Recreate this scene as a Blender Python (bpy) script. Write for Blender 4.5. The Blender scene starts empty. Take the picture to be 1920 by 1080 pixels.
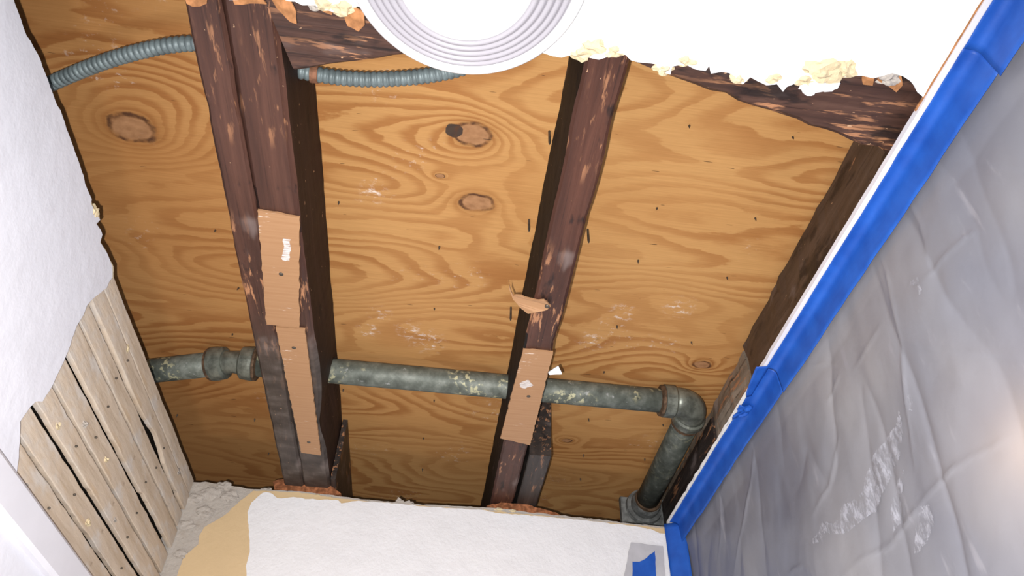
import bpy, bmesh, math, random
from mathutils import Vector, Matrix, noise
from mathutils.geometry import tessellate_polygon
random.seed(7)
S = bpy.context.scene
COL = S.collection
# ------------------------------------------------------------------ camera
CAM = Vector((0, 0, 1.55))
F = 1387.0
aX, aY, aZ = Vector((.99225412, .10133347, .07185607)), Vector((-.12174346, .67821035, .72471322)), Vector((.02470417, -.72784768, .6852937))
def world_dir(cx, cy, cz):               # image x right, y down, z forward -> room x, y, z
    v = Vector((cx, cy, cz))
    return Vector((v.dot(aX), v.dot(aY), v.dot(aZ)))
cd = bpy.data.cameras.new('camera'); cam = bpy.data.objects.new('camera', cd); COL.objects.link(cam)
cd.sensor_width = 36; cd.lens = F / 1920 * 36; cd.clip_start = .01
r_, u_, f_ = world_dir(1, 0, 0), -world_dir(0, 1, 0), world_dir(0, 0, 1)
cam.matrix_world = Matrix(((r_.x, u_.x, -f_.x, CAM.x), (r_.y, u_.y, -f_.y, CAM.y), (r_.z, u_.z, -f_.z, CAM.z), (0, 0, 0, 1)))
S.camera = cam
# ------------------------------------------------------------------ world, light, exposure
W = bpy.data.worlds.new('world'); S.world = W; W.use_nodes = True
W.node_tree.nodes['Background'].inputs[0].default_value = (.9, .93, 1, 1)
W.node_tree.nodes['Background'].inputs[1].default_value = .05
def light(name, kind, loc, energy, col=(1, 1, 1), **kw):
    l = bpy.data.lights.new(name, kind); l.energy = energy; l.color = col
    for k, v in kw.items(): setattr(l, k, v)
    o = bpy.data.objects.new(name, l); o.location = loc; COL.objects.link(o); return o
fl = light('camera_flash', 'SPOT', CAM - r_ * .028 - u_ * .022, 88, (1, .98, .965), shadow_soft_size=.004, spot_size=math.radians(124), spot_blend=1)
rear_fill = light('added_rear_fill', 'AREA', (.1, -1.12, 1.45), 10, (.93, .96, 1), shape='RECTANGLE', size=.8, size_y=1.1)  # unseen fill light added behind the lens to lift the far end
rear_fill.rotation_euler = (math.radians(100), 0, 0)
low_fill = light('added_floor_fill', 'AREA', (-.02, .40, .30), 6, (1, .95, .90), shape='DISK', size=.30)  # unseen fill light added near the floor to brighten the plywood from below
low_fill.rotation_euler = (math.pi, 0, 0)
fl.rotation_euler = (cam.matrix_world.to_3x3() @ Matrix.Rotation(math.radians(-18), 3, 'X')).to_euler(); fl.scale = (1.7, 1, 1)
S.view_settings.view_transform = 'Standard'; S.view_settings.look = 'None'
S.view_settings.exposure = 0; S.view_settings.gamma = 1
# ------------------------------------------------------------------ room measures
HJ, HC, HP = .78, .757, .936             # heights above the lens: joist undersides, ceiling face, plywood face
ZJ, ZC, ZP = CAM.z + HJ, CAM.z + HC, CAM.z + HP
XW, XR, YB = -.507, .541, 1.514          # left wall, right wall line, back wall
def at_z(px, py, z):
    d = world_dir(px - 960, py - 540, F); return CAM + d * ((z - CAM.z) / d.z)
def at_x(px, py, x):
    d = world_dir(px - 960, py - 540, F); return CAM + d * (x / d.x)
def at_y(px, py, y):
    d = world_dir(px - 960, py - 540, F); return CAM + d * (y / d.y)
def nz(v, s=1.0, o=0.0): return noise.noise(Vector(v) * s + Vector((o, o * 1.7, -o)))
# ------------------------------------------------------------------ node kit
class K:
    def __init__(s, name, rough=.6, spec=.3):
        s.m = bpy.data.materials.new(name); s.m.use_nodes = True; s.t = s.m.node_tree
        s.b = s.t.nodes['Principled BSDF']; s.b.inputs['Roughness'].default_value = rough
        s.b.inputs['Specular IOR Level'].default_value = spec
        s.vec = s.t.nodes.new('ShaderNodeTexCoord').outputs['Object']
    def put(s, sock, v):
        if isinstance(v, bpy.types.NodeSocket): s.t.links.new(v, sock)
        elif isinstance(v, tuple) and sock.type == 'RGBA': sock.default_value = (*v[:3], 1)
        else: sock.default_value = v
    def math(s, op, *a, clamp=False):
        n = s.t.nodes.new('ShaderNodeMath'); n.operation = op; n.use_clamp = clamp
        for i, v in enumerate(a): s.put(n.inputs[i], v)
        return n.outputs[0]
    def mul(s, v, k):
        n = s.t.nodes.new('ShaderNodeVectorMath'); n.operation = 'MULTIPLY'; s.put(n.inputs[0], v); n.inputs[1].default_value = k
        return n.outputs[0]
    def addv(s, v, k):
        n = s.t.nodes.new('ShaderNodeVectorMath'); n.operation = 'ADD'; s.put(n.inputs[0], v); s.put(n.inputs[1], k)
        return n.outputs[0]
    def xyz(s, v):
        n = s.t.nodes.new('ShaderNodeSeparateXYZ'); s.put(n.inputs[0], v); return n.outputs
    def comb(s, x, y, z):
        n = s.t.nodes.new('ShaderNodeCombineXYZ')
        for i, v in enumerate((x, y, z)): s.put(n.inputs[i], v)
        return n.outputs[0]
    def noise(s, v, scale=1, detail=3, rough=.5, dist=0, off=0):
        n = s.t.nodes.new('ShaderNodeTexNoise')
        if off: v = s.addv(v, (off, off * .7, -off))
        s.put(n.inputs['Vector'], v); n.inputs['Scale'].default_value = scale; n.inputs['Detail'].default_value = detail
        n.inputs['Roughness'].default_value = rough; n.inputs['Distortion'].default_value = dist
        return n.outputs['Fac']
    def ramp(s, f, stops, interp='LINEAR'):
        n = s.t.nodes.new('ShaderNodeValToRGB'); n.color_ramp.interpolation = interp; e = n.color_ramp.elements
        while len(e) < len(stops): e.new(.5)
        for i, (p, c) in enumerate(stops):
            e[i].position = p; e[i].color = (*c, 1) if isinstance(c, tuple) else (c, c, c, 1)
        s.put(n.inputs[0], f); return n.outputs[0]
    def step(s, f, a, b): 
        n = s.t.nodes.new('ShaderNodeMapRange'); n.interpolation_type = 'SMOOTHSTEP'
        s.put(n.inputs[0], f); n.inputs[1].default_value = a; n.inputs[2].default_value = b
        return n.outputs[0]
    def mix(s, f, a, b, mode='MIX'):
        n = s.t.nodes.new('ShaderNodeMix'); n.data_type = 'RGBA'; n.blend_type = mode
        s.put(n.inputs[0], f); s.put(n.inputs[6], a); s.put(n.inputs[7], b); return n.outputs[2]
    def bump(s, h, strength=.3, dist=.002):
        n = s.t.nodes.new('ShaderNodeBump'); n.inputs['Strength'].default_value = strength; n.inputs['Distance'].default_value = dist
        s.put(n.inputs['Height'], h); s.t.links.new(n.outputs[0], s.b.inputs['Normal'])
    def out(s, col, rough=None):
        s.put(s.b.inputs['Base Color'], col)
        if rough is not None: s.put(s.b.inputs['Roughness'], rough)
        return s.m
# ------------------------------------------------------------------ materials
KNOTS = [(248, 240, .042, .030, 5.0), (886, 252, .033, .024, 3.2), (893, 380, .034, .021, 4.5), (1316, 684, .022, .014, 3.0), (1062, 826, .015, .009, 3.0), (825, 330, .009, .005, 1.5), (1045, 900, .03, .012, 1.5)]
def mat_plywood():
    k = K('plywood', .62, .12); v = k.vec
    wob = k.math('SUBTRACT', k.noise(k.mul(v, (3, 3, 3)), 1, 2), .5)
    x, y, z = k.xyz(v)
    yw = k.math('ADD', y, k.math('MULTIPLY', wob, .05))
    Fd = k.math('MULTIPLY', yw, 9.5)
    n1 = k.noise(k.mul(v, (1.5, 4.6, 1)), 1, 1.5, .45, off=3.1)
    n2 = k.noise(k.mul(v, (7, 22, 1)), 1, 2.5, .55, off=9)
    Fd = k.math('ADD', Fd, k.math('MULTIPLY', n1, 21))
    Fd = k.math('ADD', Fd, k.math('MULTIPLY', n2, 1.25))
    ragged = k.noise(k.mul(v, (30, 90, 1)), 1, 3, .65)
    Fd = k.math('ADD', Fd, k.math('MULTIPLY', ragged, .34))
    core = None; rim = None; halo = None
    for (px, py, rx, ry, A) in KNOTS:
        p = at_z(px, py, ZP)
        dx = k.math('DIVIDE', k.math('SUBTRACT', x, p.x), rx)
        dy = k.math('DIVIDE', k.math('SUBTRACT', y, p.y), ry)
        r = k.math('SQRT', k.math('ADD', k.math('MULTIPLY', dx, dx), k.math('MULTIPLY', dy, dy)))
        Fd = k.math('ADD', Fd, k.math('MULTIPLY', k.math('POWER', 2.718, k.math('MULTIPLY', r, -.62)), A * 1.9))
        rr = k.math('ADD', r, k.math('MULTIPLY', k.math('SUBTRACT', k.noise(k.mul(v, (40, 40, 1)), 1, 3), .5), .5))
        strong = .22 if rx == .03 else 1
        c = k.math('MULTIPLY', k.math('SUBTRACT', 1, k.step(rr, .62, .9)), strong)
        g = k.math('MULTIPLY', k.math('SUBTRACT', 1, k.step(k.math('ABSOLUTE', k.math('SUBTRACT', rr, .82)), .03, .17)), strong)
        hl = k.math('MULTIPLY', k.math('SUBTRACT', 1, k.step(rr, .8, 1.7)), strong)
        halo = hl if halo is None else k.math('MAXIMUM', halo, hl)
        core = c if core is None else k.math('MAXIMUM', core, c)
        rim = g if rim is None else k.math('MAXIMUM', rim, g)
    fr = k.math('FRACT', Fd)
    band = k.math('MULTIPLY', k.step(fr, .30, .74), k.math('SUBTRACT', 1, k.step(fr, .90, .99)))
    amt = k.math('MULTIPLY_ADD', k.step(k.noise(k.mul(v, (2.2, 5, 1)), 1, 2, off=5), .36, .66), .65, .35)
    fib = k.noise(k.mul(v, (9, 420, 1)), 1, 3, .6)
    tone = k.noise(k.mul(v, (1.4, 4, 1)), 1, 3, .5, off=21)
    lightc = k.ramp(tone, [(.3, (.44, .222, .078)), (.7, (.495, .272, .103))])
    darkc = k.ramp(tone, [(.3, (.305, .128, .038)), (.7, (.37, .168, .056))])
    c = k.mix(k.math('MULTIPLY', band, amt), lightc, darkc)
    c = k.mix(1, c, k.ramp(fib, [(.25, (.86, .84, .82)), (.75, (1.06, 1.06, 1.06))]), 'MULTIPLY')
    # browner stretch of the sheet toward the left wall and the far wall
    edge_brown = k.math('MULTIPLY', k.step(k.math('ADD', k.math('MULTIPLY', x, -1), k.math('MULTIPLY', wob, .2)), .18, .55), .42)
    edge_brown = k.math('MAXIMUM', edge_brown, k.math('MULTIPLY', k.step(k.math('ADD', y, k.math('MULTIPLY', wob, .25)), 1.22, 1.6), .05))
    c = k.mix(edge_brown, c, k.mix(1, c, (.72, .56, .48), 'MULTIPLY'))
    # knot heart and rims
    c = k.mix(k.math('MULTIPLY', halo, .45), c, k.mix(1, c, (.62, .50, .42), 'MULTIPLY'))
    kc = k.ramp(k.noise(k.mul(v, (60, 90, 1)), 1, 3), [(.3, (.25, .125, .06)), (.7, (.38, .20, .10))])
    c = k.mix(k.math('MULTIPLY', core, .9), c, kc)
    h0 = at_z(852, 245, ZP)
    hx = k.math('DIVIDE', k.math('SUBTRACT', x, h0.x), .014); hy = k.math('DIVIDE', k.math('SUBTRACT', y, h0.y), .013)
    hr = k.math('ADD', k.math('ADD', k.math('MULTIPLY', hx, hx), k.math('MULTIPLY', hy, hy)), k.math('MULTIPLY', k.math('SUBTRACT', k.noise(v, 90, 3), .5), 1.1))
    c = k.mix(k.math('MULTIPLY', k.math('SUBTRACT', 1, k.step(hr, .75, 1.0)), .93), c, (.035, .028, .026))
    c = k.mix(k.math('MULTIPLY', rim, k.step(k.noise(k.mul(v, (45, 45, 1)), 1, 3, off=2), .30, .62)), c, (.085, .038, .02))
    # splits and specks
    sp = k.math('MULTIPLY', k.step(k.noise(k.mul(v, (26, 260, 1)), 1, 1, off=31), .765, .79), .85)
    c = k.mix(sp, c, (.03, .015, .01))
    # plaster dust patches
    du = k.math('MULTIPLY', k.step(k.noise(k.mul(v, (5, 6, 1)), 1, 1, off=14), .60, .72), k.step(k.noise(k.mul(v, (70, 90, 1)), 1, 4, .65), .56, .76))
    c = k.mix(k.math('MULTIPLY', du, .75), c, (.75, .68, .62))
    dp = None
    for px, py, rad in [(712, 588, .030), (1168, 586, .036), (800, 640, .05), (700, 360, .03), (1275, 575, .04), (770, 620, .04), (1110, 640, .04), (690, 620, .03)]:
        q = at_z(px, py, ZP); dx = k.math('SUBTRACT', x, q.x); dy = k.math('SUBTRACT', y, q.y)
        e = k.math('SUBTRACT', 1, k.step(k.math('SQRT', k.math('ADD', k.math('MULTIPLY', dx, dx), k.math('MULTIPLY', dy, dy))), .2 * rad, rad))
        dp = e if dp is None else k.math('MAXIMUM', dp, e)
    dn = k.step(k.noise(k.mul(v, (60, 85, 1)), 1, 5, .7, off=41), .50, .72)
    c = k.mix(k.math('MULTIPLY', k.math('MULTIPLY', dp, dn), .85), c, (.78, .72, .68))
    k.bump(fib, .12, .0006)
    return k.out(c)
def mat_old_wood(name, lo, mid, hi, scuff=.545, dust=.575, ax=1, rough=.48, spec=.35, grey=None, char=.62):
    """dark sawn timber, grain along axis ax"""
    k = K(name, rough, spec); v = k.vec
    def st(a, b):
        q = [a, a, a]; q[ax] = b; return tuple(q)
    base = k.ramp(k.noise(k.mul(v, st(42, 2.6)), 1, 5, .6), [(.25, lo), (.5, mid), (.78, hi)])
    sc = k.math('MULTIPLY', k.step(k.noise(k.mul(v, st(85, 13)), 1, 4, .65, off=4), scuff, scuff + .08), k.step(k.noise(k.mul(v, st(9, 5)), 1, 2, off=7), .40, .58))
    c = k.mix(sc, base, (.36, .17, .085))
    line = k.step(k.noise(k.mul(v, st(190, 3.2)), 1, 3, .6, off=11), .58, .68)
    c = k.mix(k.math('MULTIPLY', line, .55), c, (.012, .006, .005))
    smear = k.step(k.noise(k.mul(v, st(26, 8)), 1, 4, .62, off=17), char, char + .08)
    c = k.mix(k.math('MULTIPLY', smear, .8), c, (.010, .007, .007))
    if grey:
        yy = k.math('ADD', k.xyz(v)[1], k.math('MULTIPLY', k.noise(v, 9, 3), .16))
        gc = k.ramp(k.noise(k.mul(v, (18, 26, 18)), 1, 4, .6, off=40), [(.3, (.020, .015, .012)), (.52, (.052, .041, .034)), (.75, (.12, .10, .088))])
        c = k.mix(k.math('MULTIPLY', k.step(yy, *grey), .88), c, gc)
    d = k.math('MULTIPLY', k.step(k.noise(k.mul(v, st(15, 7)), 1, 3, .6, off=2), dust, dust + .16), .55)
    c = k.mix(d, c, (.24, .19, .175))
    fl_ = k.step(k.noise(k.mul(v, st(160, 90)), 1, 2, .5, off=23), .735, .76)
    c = k.mix(k.math('MULTIPLY', fl_, .7), c, (.55, .34, .2))
    k.bump(k.noise(k.mul(v, st(120, 6)), 1, 4, .6), .5, .002)
    return k.out(c)
def mat_plaster(name, col, rough=.6, amp=.5, dirt=0, spec=.3, fine=60):
    k = K(name, rough, spec); v = k.vec
    n = k.noise(v, 14, 4, .55); c = k.mix(k.step(n, .4, .7), col, tuple(x * .965 for x in col))
    if dirt: c = k.mix(k.math('MULTIPLY', k.step(k.noise(v, 22, 4, .6, off=6), .55, .72), dirt), c, (.30, .25, .2))
    h = k.math('ADD', k.noise(v, 24, 4, .6), k.math('MULTIPLY', k.noise(v, fine * 2, 3, .6), .35))
    k.bump(h, amp, .006)
    return k.out(c)
def mat_plain(name, col, rough=.5, metal=0, var=.15, scale=60, spec=.4, bump=.1):
    k = K(name, rough, spec); k.b.inputs['Metallic'].default_value = metal
    n = k.noise(k.vec, scale, 4, .6)
    c = k.mix(k.step(n, .35, .7), tuple(x * (1 - var) for x in col), tuple(min(1, x * (1 + var)) for x in col))
    if bump: k.bump(n, bump, .001)
    return k.out(c)
def mat_lath():
    k = K('lath_wood', .85, .15); v = k.vec
    b = k.ramp(k.noise(k.mul(v, (60, 4, 60)), 1, 4, .6), [(.3, (.48, .37, .265)), (.6, (.62, .51, .40)), (.8, (.70, .62, .52))])
    g = k.step(k.noise(k.mul(v, (14, 9, 22)), 1, 4, .62, off=3), .46, .64)
    c = k.mix(k.math('MULTIPLY', g, .75), b, (.60, .555, .51))
    o = k.step(k.noise(k.mul(v, (10, 5, 30)), 1, 3, .6, off=8), .60, .72)
    c = k.mix(k.math('MULTIPLY', o, .55), c, (.55, .37, .20))
    d = k.step(k.noise(k.mul(v, (40, 30, 60)), 1, 4, .65, off=12), .66, .76)
    c = k.mix(k.math('MULTIPLY', d, .5), c, (.2, .14, .1))
    k.bump(k.noise(k.mul(v, (90, 30, 90)), 1, 4, .6), .5, .003)
    return k.out(c)
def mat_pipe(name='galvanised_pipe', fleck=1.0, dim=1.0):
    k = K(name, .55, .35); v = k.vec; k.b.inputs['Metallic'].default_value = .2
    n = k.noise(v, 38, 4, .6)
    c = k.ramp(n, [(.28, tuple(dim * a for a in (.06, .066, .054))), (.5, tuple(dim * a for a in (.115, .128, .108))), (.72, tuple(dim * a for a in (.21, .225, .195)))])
    s = k.step(k.noise(v, 80, 3, .6, off=5), .52, .62)
    s = k.math('MULTIPLY', s, k.step(k.noise(v, 13, 2, .5, off=8), .50, .62))
    c = k.mix(k.math('MULTIPLY', s, fleck), c, (.46, .44, .28))
    w = k.math('MULTIPLY', k.step(k.noise(v, 60, 4, .7, off=15), .62, .72), .6)
    c = k.mix(w, c, (.4, .41, .4))
    k.bump(n, .3, .002)
    return k.out(c)
M = dict(
    ply=mat_plywood(),
    joist=mat_old_wood('dark_joist_timber', (.026, .0105, .0075), (.060, .0235, .0155), (.105, .042, .027), char=.585),
    joist_pair=mat_old_wood('dark_streaked_joist_timber', (.026, .0115, .0085), (.060, .0255, .0175), (.11, .048, .032), grey=(.26, .42)),
    joist_grey=mat_old_wood('sooty_shade_timber', (.014, .011, .010), (.030, .023, .020), (.06, .045, .038), dust=.56),
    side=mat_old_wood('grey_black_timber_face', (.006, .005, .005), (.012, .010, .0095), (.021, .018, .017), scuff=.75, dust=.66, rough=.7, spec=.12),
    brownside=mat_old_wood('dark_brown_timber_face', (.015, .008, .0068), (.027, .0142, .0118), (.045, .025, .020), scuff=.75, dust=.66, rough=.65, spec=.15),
    header=mat_old_wood('cross_timber', (.020, .010, .008), (.060, .029, .021), (.13, .068, .048), ax=0, char=.53),
    raw=mat_old_wood('weathered_timber', (.10, .075, .055), (.18, .145, .11), (.30, .25, .20)),
    brown=mat_old_wood('brown_timber', (.030, .019, .013), (.058, .036, .025), (.10, .066, .048), scuff=.70, dust=.62, char=.55),
    white=mat_plaster('white_painted_plaster', (.73, .73, .79), .5, .22, fine=25),
    ceil=mat_plaster('white_ceiling_plaster', (.88, .88, .88), .6, .25),
    back=mat_plaster('white_wall_paint', (.70, .69, .70), .5, .45),
    yellow=mat_plaster('tan_old_paint', (.56, .41, .235), .6, .25),
    mortar=mat_plaster('grey_mortar', (.40, .36, .32), .9, 1.0, .5),
    cream=mat_plaster('broken_plaster', (.60, .49, .31), .8, .8),
    orange=mat_plain('torn_brown_fibre', (.36, .165, .07), .8, 0, .3, 70, .1, .3),
    rust=mat_plain('rusty_wood_crumbs', (.26, .10, .045), .85, 0, .45, 90, .1, .6),
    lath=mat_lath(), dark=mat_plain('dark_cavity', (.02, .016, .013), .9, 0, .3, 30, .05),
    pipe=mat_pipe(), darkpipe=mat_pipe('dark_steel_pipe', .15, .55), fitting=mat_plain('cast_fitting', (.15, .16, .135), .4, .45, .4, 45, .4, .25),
    rustring=mat_plain('rusted_thread', (.10, .06, .035), .7, .2, .5, 90, .3, .4),
    flange=mat_plain('dusty_cast_iron', (.16, .165, .16), .7, .2, .45, 40, .3, .5),
    conduit=mat_plain('steel_conduit', (.15, .185, .19), .5, .2, .2, 60, .4),
    strap=mat_plain('rusty_strap', (.22, .10, .055), .7, .2, .3, 90),
    nail=mat_plain('nail_steel', (.10, .085, .07), .5, .6, .3, 90),
    plug=mat_plain('nail_head', (.09, .075, .06), .45, .5, .3, 90),
    trim=mat_plain('white_gloss_trim', (.68, .67, .72), .35, 0, .02, 20),
    lamp=mat_plain('white_lamp_metal', (.85, .85, .86), .35, 0, .01, 20, bump=0),
    diff=mat_plain('white_lamp_lens', (.34, .325, .355), .16, 0, .01, 20, bump=0),
    floor=mat_plain('pale_floor', (.66, .63, .60), .5, 0, .1, 8),
    room=mat_plain('grey_room_wall', (.40, .40, .44), .8, 0, .1, 3),
)
def mat_tan():
    k = K('tan_furring', .55, .3); v = k.vec
    b = k.ramp(k.noise(k.mul(v, (6, 190, 6)), 1, 3, .5), [(.3, (.33, .175, .085)), (.7, (.375, .21, .107))])
    s = k.math('MULTIPLY', k.step(k.noise(k.mul(v, (50, 260, 50)), 1, 3, .6, off=5), .58, .66), k.step(k.noise(k.mul(v, (25, 14, 20)), 1, 2, off=9), .58, .70))
    c = k.mix(k.math('MULTIPLY', s, .8), b, (.8, .70, .62))
    k.bump(k.noise(k.mul(v, (8, 260, 8)), 1, 2), .15, .001)
    return k.out(c)
M['tan'] = mat_tan()
def mat_tape():
    k = K('blue_masking_tape', .5, .35); v = k.vec
    n = k.noise(v, 30, 3, .5)
    c = k.ramp(n, [(.3, (.009, .062, .315)), (.7, (.015, .094, .42))])
    k.bump(k.math('ADD', k.noise(k.mul(v, (30, 12, 30)), 1, 3), k.math('MULTIPLY', k.noise(k.mul(v, (1, 700, 1)), 1, 1), .1)), .35, .004)
    return k.out(c)
M['tape'] = mat_tape()
def mat_film():
    k = K('hazy_polythene', .34, .45); v = k.vec
    n = k.noise(k.mul(v, (1, 3, 2.2)), 1, 3, .5)
    c = k.ramp(n, [(.3, (.19, .20, .255)), (.5, (.275, .274, .305)), (.7, (.39, .375, .385))])
    st = k.noise(k.mul(v, (1, 40, 9)), 1, 4, .6, off=4)
    chalk = k.math('MULTIPLY', k.step(st, .61, .74), .5)
    c = k.mix(chalk, c, (.42, .41, .45))
    k.bump(k.noise(k.mul(v, (10, 40, 28)), 1, 4, .6), .18, .004)
    m = k.out(c); t = k.t; tr = t.nodes.new('ShaderNodeBsdfTranslucent'); tr.inputs[0].default_value = (.5, .48, .47, 1)
    mx = t.nodes.new('ShaderNodeMixShader'); mx.inputs[0].default_value = .3
    t.links.new(k.b.outputs[0], mx.inputs[1]); t.links.new(tr.outputs[0], mx.inputs[2]); t.links.new(mx.outputs[0], t.nodes['Material Output'].inputs[0])
    return m
M['film'] = mat_film()
def mat_chalk():
    k = K('chalky_plaster_smear', .9, .1); v = k.vec
    a = k.step(k.noise(k.mul(v, (60, 95, 50)), 1, 6, .75), .40, .66)
    k.put(k.b.inputs['Alpha'], k.math('MULTIPLY', a, .72))
    return k.out((.44, .44, .49))
M['chalk'] = mat_chalk()
def mat_scrape():
    k = K('scraped_white_paint', .8, .2); v = k.vec
    k.put(k.b.inputs['Alpha'], k.step(k.noise(k.mul(v, (45, 620, 1)), 1, 4, .6), .36, .56))
    return k.out((.66, .60, .57))
M['scrape'] = mat_scrape()
def emis(name, col, s):
    m = bpy.data.materials.new(name); m.use_nodes = True; b = m.node_tree.nodes['Principled BSDF']
    b.inputs['Base Color'].default_value = (*col, 1); b.inputs['Emission Color'].default_value = (*col, 1); b.inputs['Emission Strength'].default_value = s
    return m
# ------------------------------------------------------------------ object helpers
def link(name, verts, faces, m, parent=None, origin=None, smooth=False, mats=None):
    vs = [Vector(v) for v in verts]
    if origin is None:
        lo = [min(v[i] for v in vs) for i in range(3)]; hi = [max(v[i] for v in vs) for i in range(3)]
        origin = Vector(((lo[0] + hi[0]) / 2, (lo[1] + hi[1]) / 2, lo[2]))
    origin = Vector(origin)
    me = bpy.data.meshes.new(name); me.from_pydata([v - origin for v in vs], [], faces)
    bm = bmesh.new(); bm.from_mesh(me); bmesh.ops.recalc_face_normals(bm, faces=bm.faces); bm.to_mesh(me); bm.free()
    me.materials.append(m)
    if smooth:
        for p in me.polygons: p.use_smooth = True
    o = bpy.data.objects.new(name, me); COL.objects.link(o)
    if parent: o.parent = parent; o.location = origin - wloc(parent)
    else: o.location = origin
    return o
def wloc(o):
    p = Vector(o.location)
    return p + wloc(o.parent) if o.parent else p
def tag(o, label=None, cat=None, group=None, kind=None):
    if label: o['label'] = label
    if cat: o['category'] = cat
    if group: o['group'] = group
    if kind: o['kind'] = kind
    return o
def empty(name, loc):
    o = bpy.data.objects.new(name, None); o.location = loc; o.empty_display_size = .05; COL.objects.link(o); return o
def jag(pts, step=.008, amp=.002, seed=0.0, closed=True, keep=()):
    """subdivide a 2-D outline and roughen it; keep = indices of edges left straight"""
    out = []; n = len(pts); rng = n if closed else n - 1
    for i in range(rng):
        a, b = Vector(pts[i]), Vector(pts[(i + 1) % n]); L = (b - a).length
        if i in keep: out.append(a); continue
        c = max(1, int(L / step)); nr = Vector((-(b - a).y, (b - a).x)).normalized() if L else Vector((0, 0))
        for j in range(c):
            p = a.lerp(b, j / c)
            if j: p = p + nr * amp * 2 * (noise.noise(Vector((p.x * 70 + seed, p.y * 70, seed))) + .5 * noise.noise(Vector((p.x * 190, p.y * 190, seed))))
            out.append(p)
    if not closed: out.append(Vector(pts[-1]))
    return out
def slab(name, outline, to3, d0, d1, m, parent=None, origin=None):
    """prism: 2-D outline, to3(u, v, d) gives room coordinates"""
    n = len(outline); tris = tessellate_polygon([[Vector((p[0], p[1], 0)) for p in outline]])
    V = [to3(p[0], p[1], d0) for p in outline] + [to3(p[0], p[1], d1) for p in outline]
    Fc = [tuple(t) for t in tris] + [tuple(i + n for i in reversed(t)) for t in tris]
    Fc += [(i, (i + 1) % n, (i + 1) % n + n, i + n) for i in range(n)]
    return link(name, V, Fc, m, parent, origin)
XY = lambda u, v, d: (u, v, d)
YZ = lambda u, v, d: (d, u, v)
XZ = lambda u, v, d: (u, d, v)
def sect(x0, x1, z0, z1, c):
    return [(x0 + c, z0), ((x0 + x1) / 2, z0), (x1 - c, z0), (x1, z0 + c), (x1, (z0 * 2 + z1) / 3), (x1, (z0 + z1 * 2) / 3), (x1, z1 - c / 2), (x1 - c, z1), (x0 + c, z1), (x0, z1 - c / 2), (x0, (z0 + z1 * 2) / 3), (x0, (z0 * 2 + z1) / 3), (x0, z0 + c)]
def board_mesh(p0, p1, w, z0, z1, seg=.02, jit=.0012, ch=.004, seed=0.0, push=None):
    """a sawn board from p0 to p1 (x, y centre line), width w, between z0 and z1"""
    p0, p1 = Vector((*p0, 0)), Vector((*p1, 0)); L = (p1 - p0).length; d = (p1 - p0) / L; s = Vector((d.y, -d.x, 0))
    n = max(2, int(L / seg)); V = []; Fc = []; sc = sect(-w / 2, w / 2, z0, z1, ch); m = len(sc)
    for i in range(n + 1):
        c = p0 + d * (L * i / n)
        for (a, z) in sc:
            q = c + s * a; q.z = z
            j = jit * (1.3 * nz((q.x * 3, q.y, q.z * 3), 14, seed) + .9 * nz((q.x, q.y, q.z), 60, seed + 3))
            q = q + s * (j if a > 0 else -j) * (0 if z > z1 - .001 else 1)
            if z < z0 + ch * 1.01: q.z += abs(j) * .8
            if push: q = push(q, a, z)
            V.append(q)
    for i in range(n):
        for j in range(m):
            Fc.append((i * m + j, i * m + (j + 1) % m, (i + 1) * m + (j + 1) % m, (i + 1) * m + j))
    Fc.append(tuple(range(m))); Fc.append(tuple(n * m + j for j in reversed(range(m))))
    return V, Fc
def board(name, *a, m='joist', parent=None, smooth=False, **k):
    V, Fc = board_mesh(*a, **k); return link(name, V, Fc, M[m], parent, smooth=smooth)
def tube_mesh(path, rad, seg=24, caps=True):
    path = [Vector(p) for p in path]; V = []; Fc = []; n = len(path); up = Vector((0, 0, 1))
    for i, p in enumerate(path):
        t = (path[min(n - 1, i + 1)] - path[max(0, i - 1)]).normalized()
        a = t.cross(up)
        if a.length < .05: a = t.cross(Vector((1, 0, 0)))
        a.normalize(); b = a.cross(t); r = rad(i / (n - 1)) if callable(rad) else rad[i] if isinstance(rad, list) else rad
        for j in range(seg):
            q = 2 * math.pi * j / seg; V.append(p + a * math.cos(q) * r + b * math.sin(q) * r)
    for i in range(n - 1):
        for j in range(seg): Fc.append((i * seg + j, i * seg + (j + 1) % seg, (i + 1) * seg + (j + 1) % seg, (i + 1) * seg + j))
    if caps: Fc += [tuple(range(seg)), tuple((n - 1) * seg + j for j in reversed(range(seg)))]
    return V, Fc
def tube(name, path, rad, m, parent=None, seg=24, smooth=True):
    V, Fc = tube_mesh(path, rad, seg); o = link(name, V, Fc, M[m], parent)
    if smooth:
        for p in o.data.polygons: p.use_smooth = len(p.vertices) == 4
    return o
def rod(name, p0, p1, prof, m, parent=None, seg=28):
    """turned piece along p0-p1: prof = [(t in metres from p0, radius)]"""
    p0, p1 = Vector(p0), Vector(p1); d = (p1 - p0).normalized()
    o = tube(name, [p0 + d * (t + 1e-6 * i) for i, (t, r) in enumerate(prof)], [r for t, r in prof], m, parent, seg, False)
    return o
def lathe(name, c, prof, m, parent=None, seg=96):
    V = []; Fc = []; n = len(prof)
    for (r, z) in prof:
        for j in range(seg): V.append((c[0] + r * math.cos(2 * math.pi * j / seg), c[1] + r * math.sin(2 * math.pi * j / seg), c[2] + z))
    for i in range(n - 1):
        for j in range(seg): Fc.append((i * seg + j, i * seg + (j + 1) % seg, (i + 1) * seg + (j + 1) % seg, (i + 1) * seg + j))
    Fc.append(tuple(range(seg))); Fc.append(tuple((n - 1) * seg + j for j in range(seg)))
    o = link(name, V, Fc, M[m], parent)
    for p in o.data.polygons: p.use_smooth = len(p.vertices) == 4
    return o
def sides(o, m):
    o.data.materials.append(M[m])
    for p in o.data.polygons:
        if abs(p.normal.x) > .75: p.material_index = 1
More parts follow.
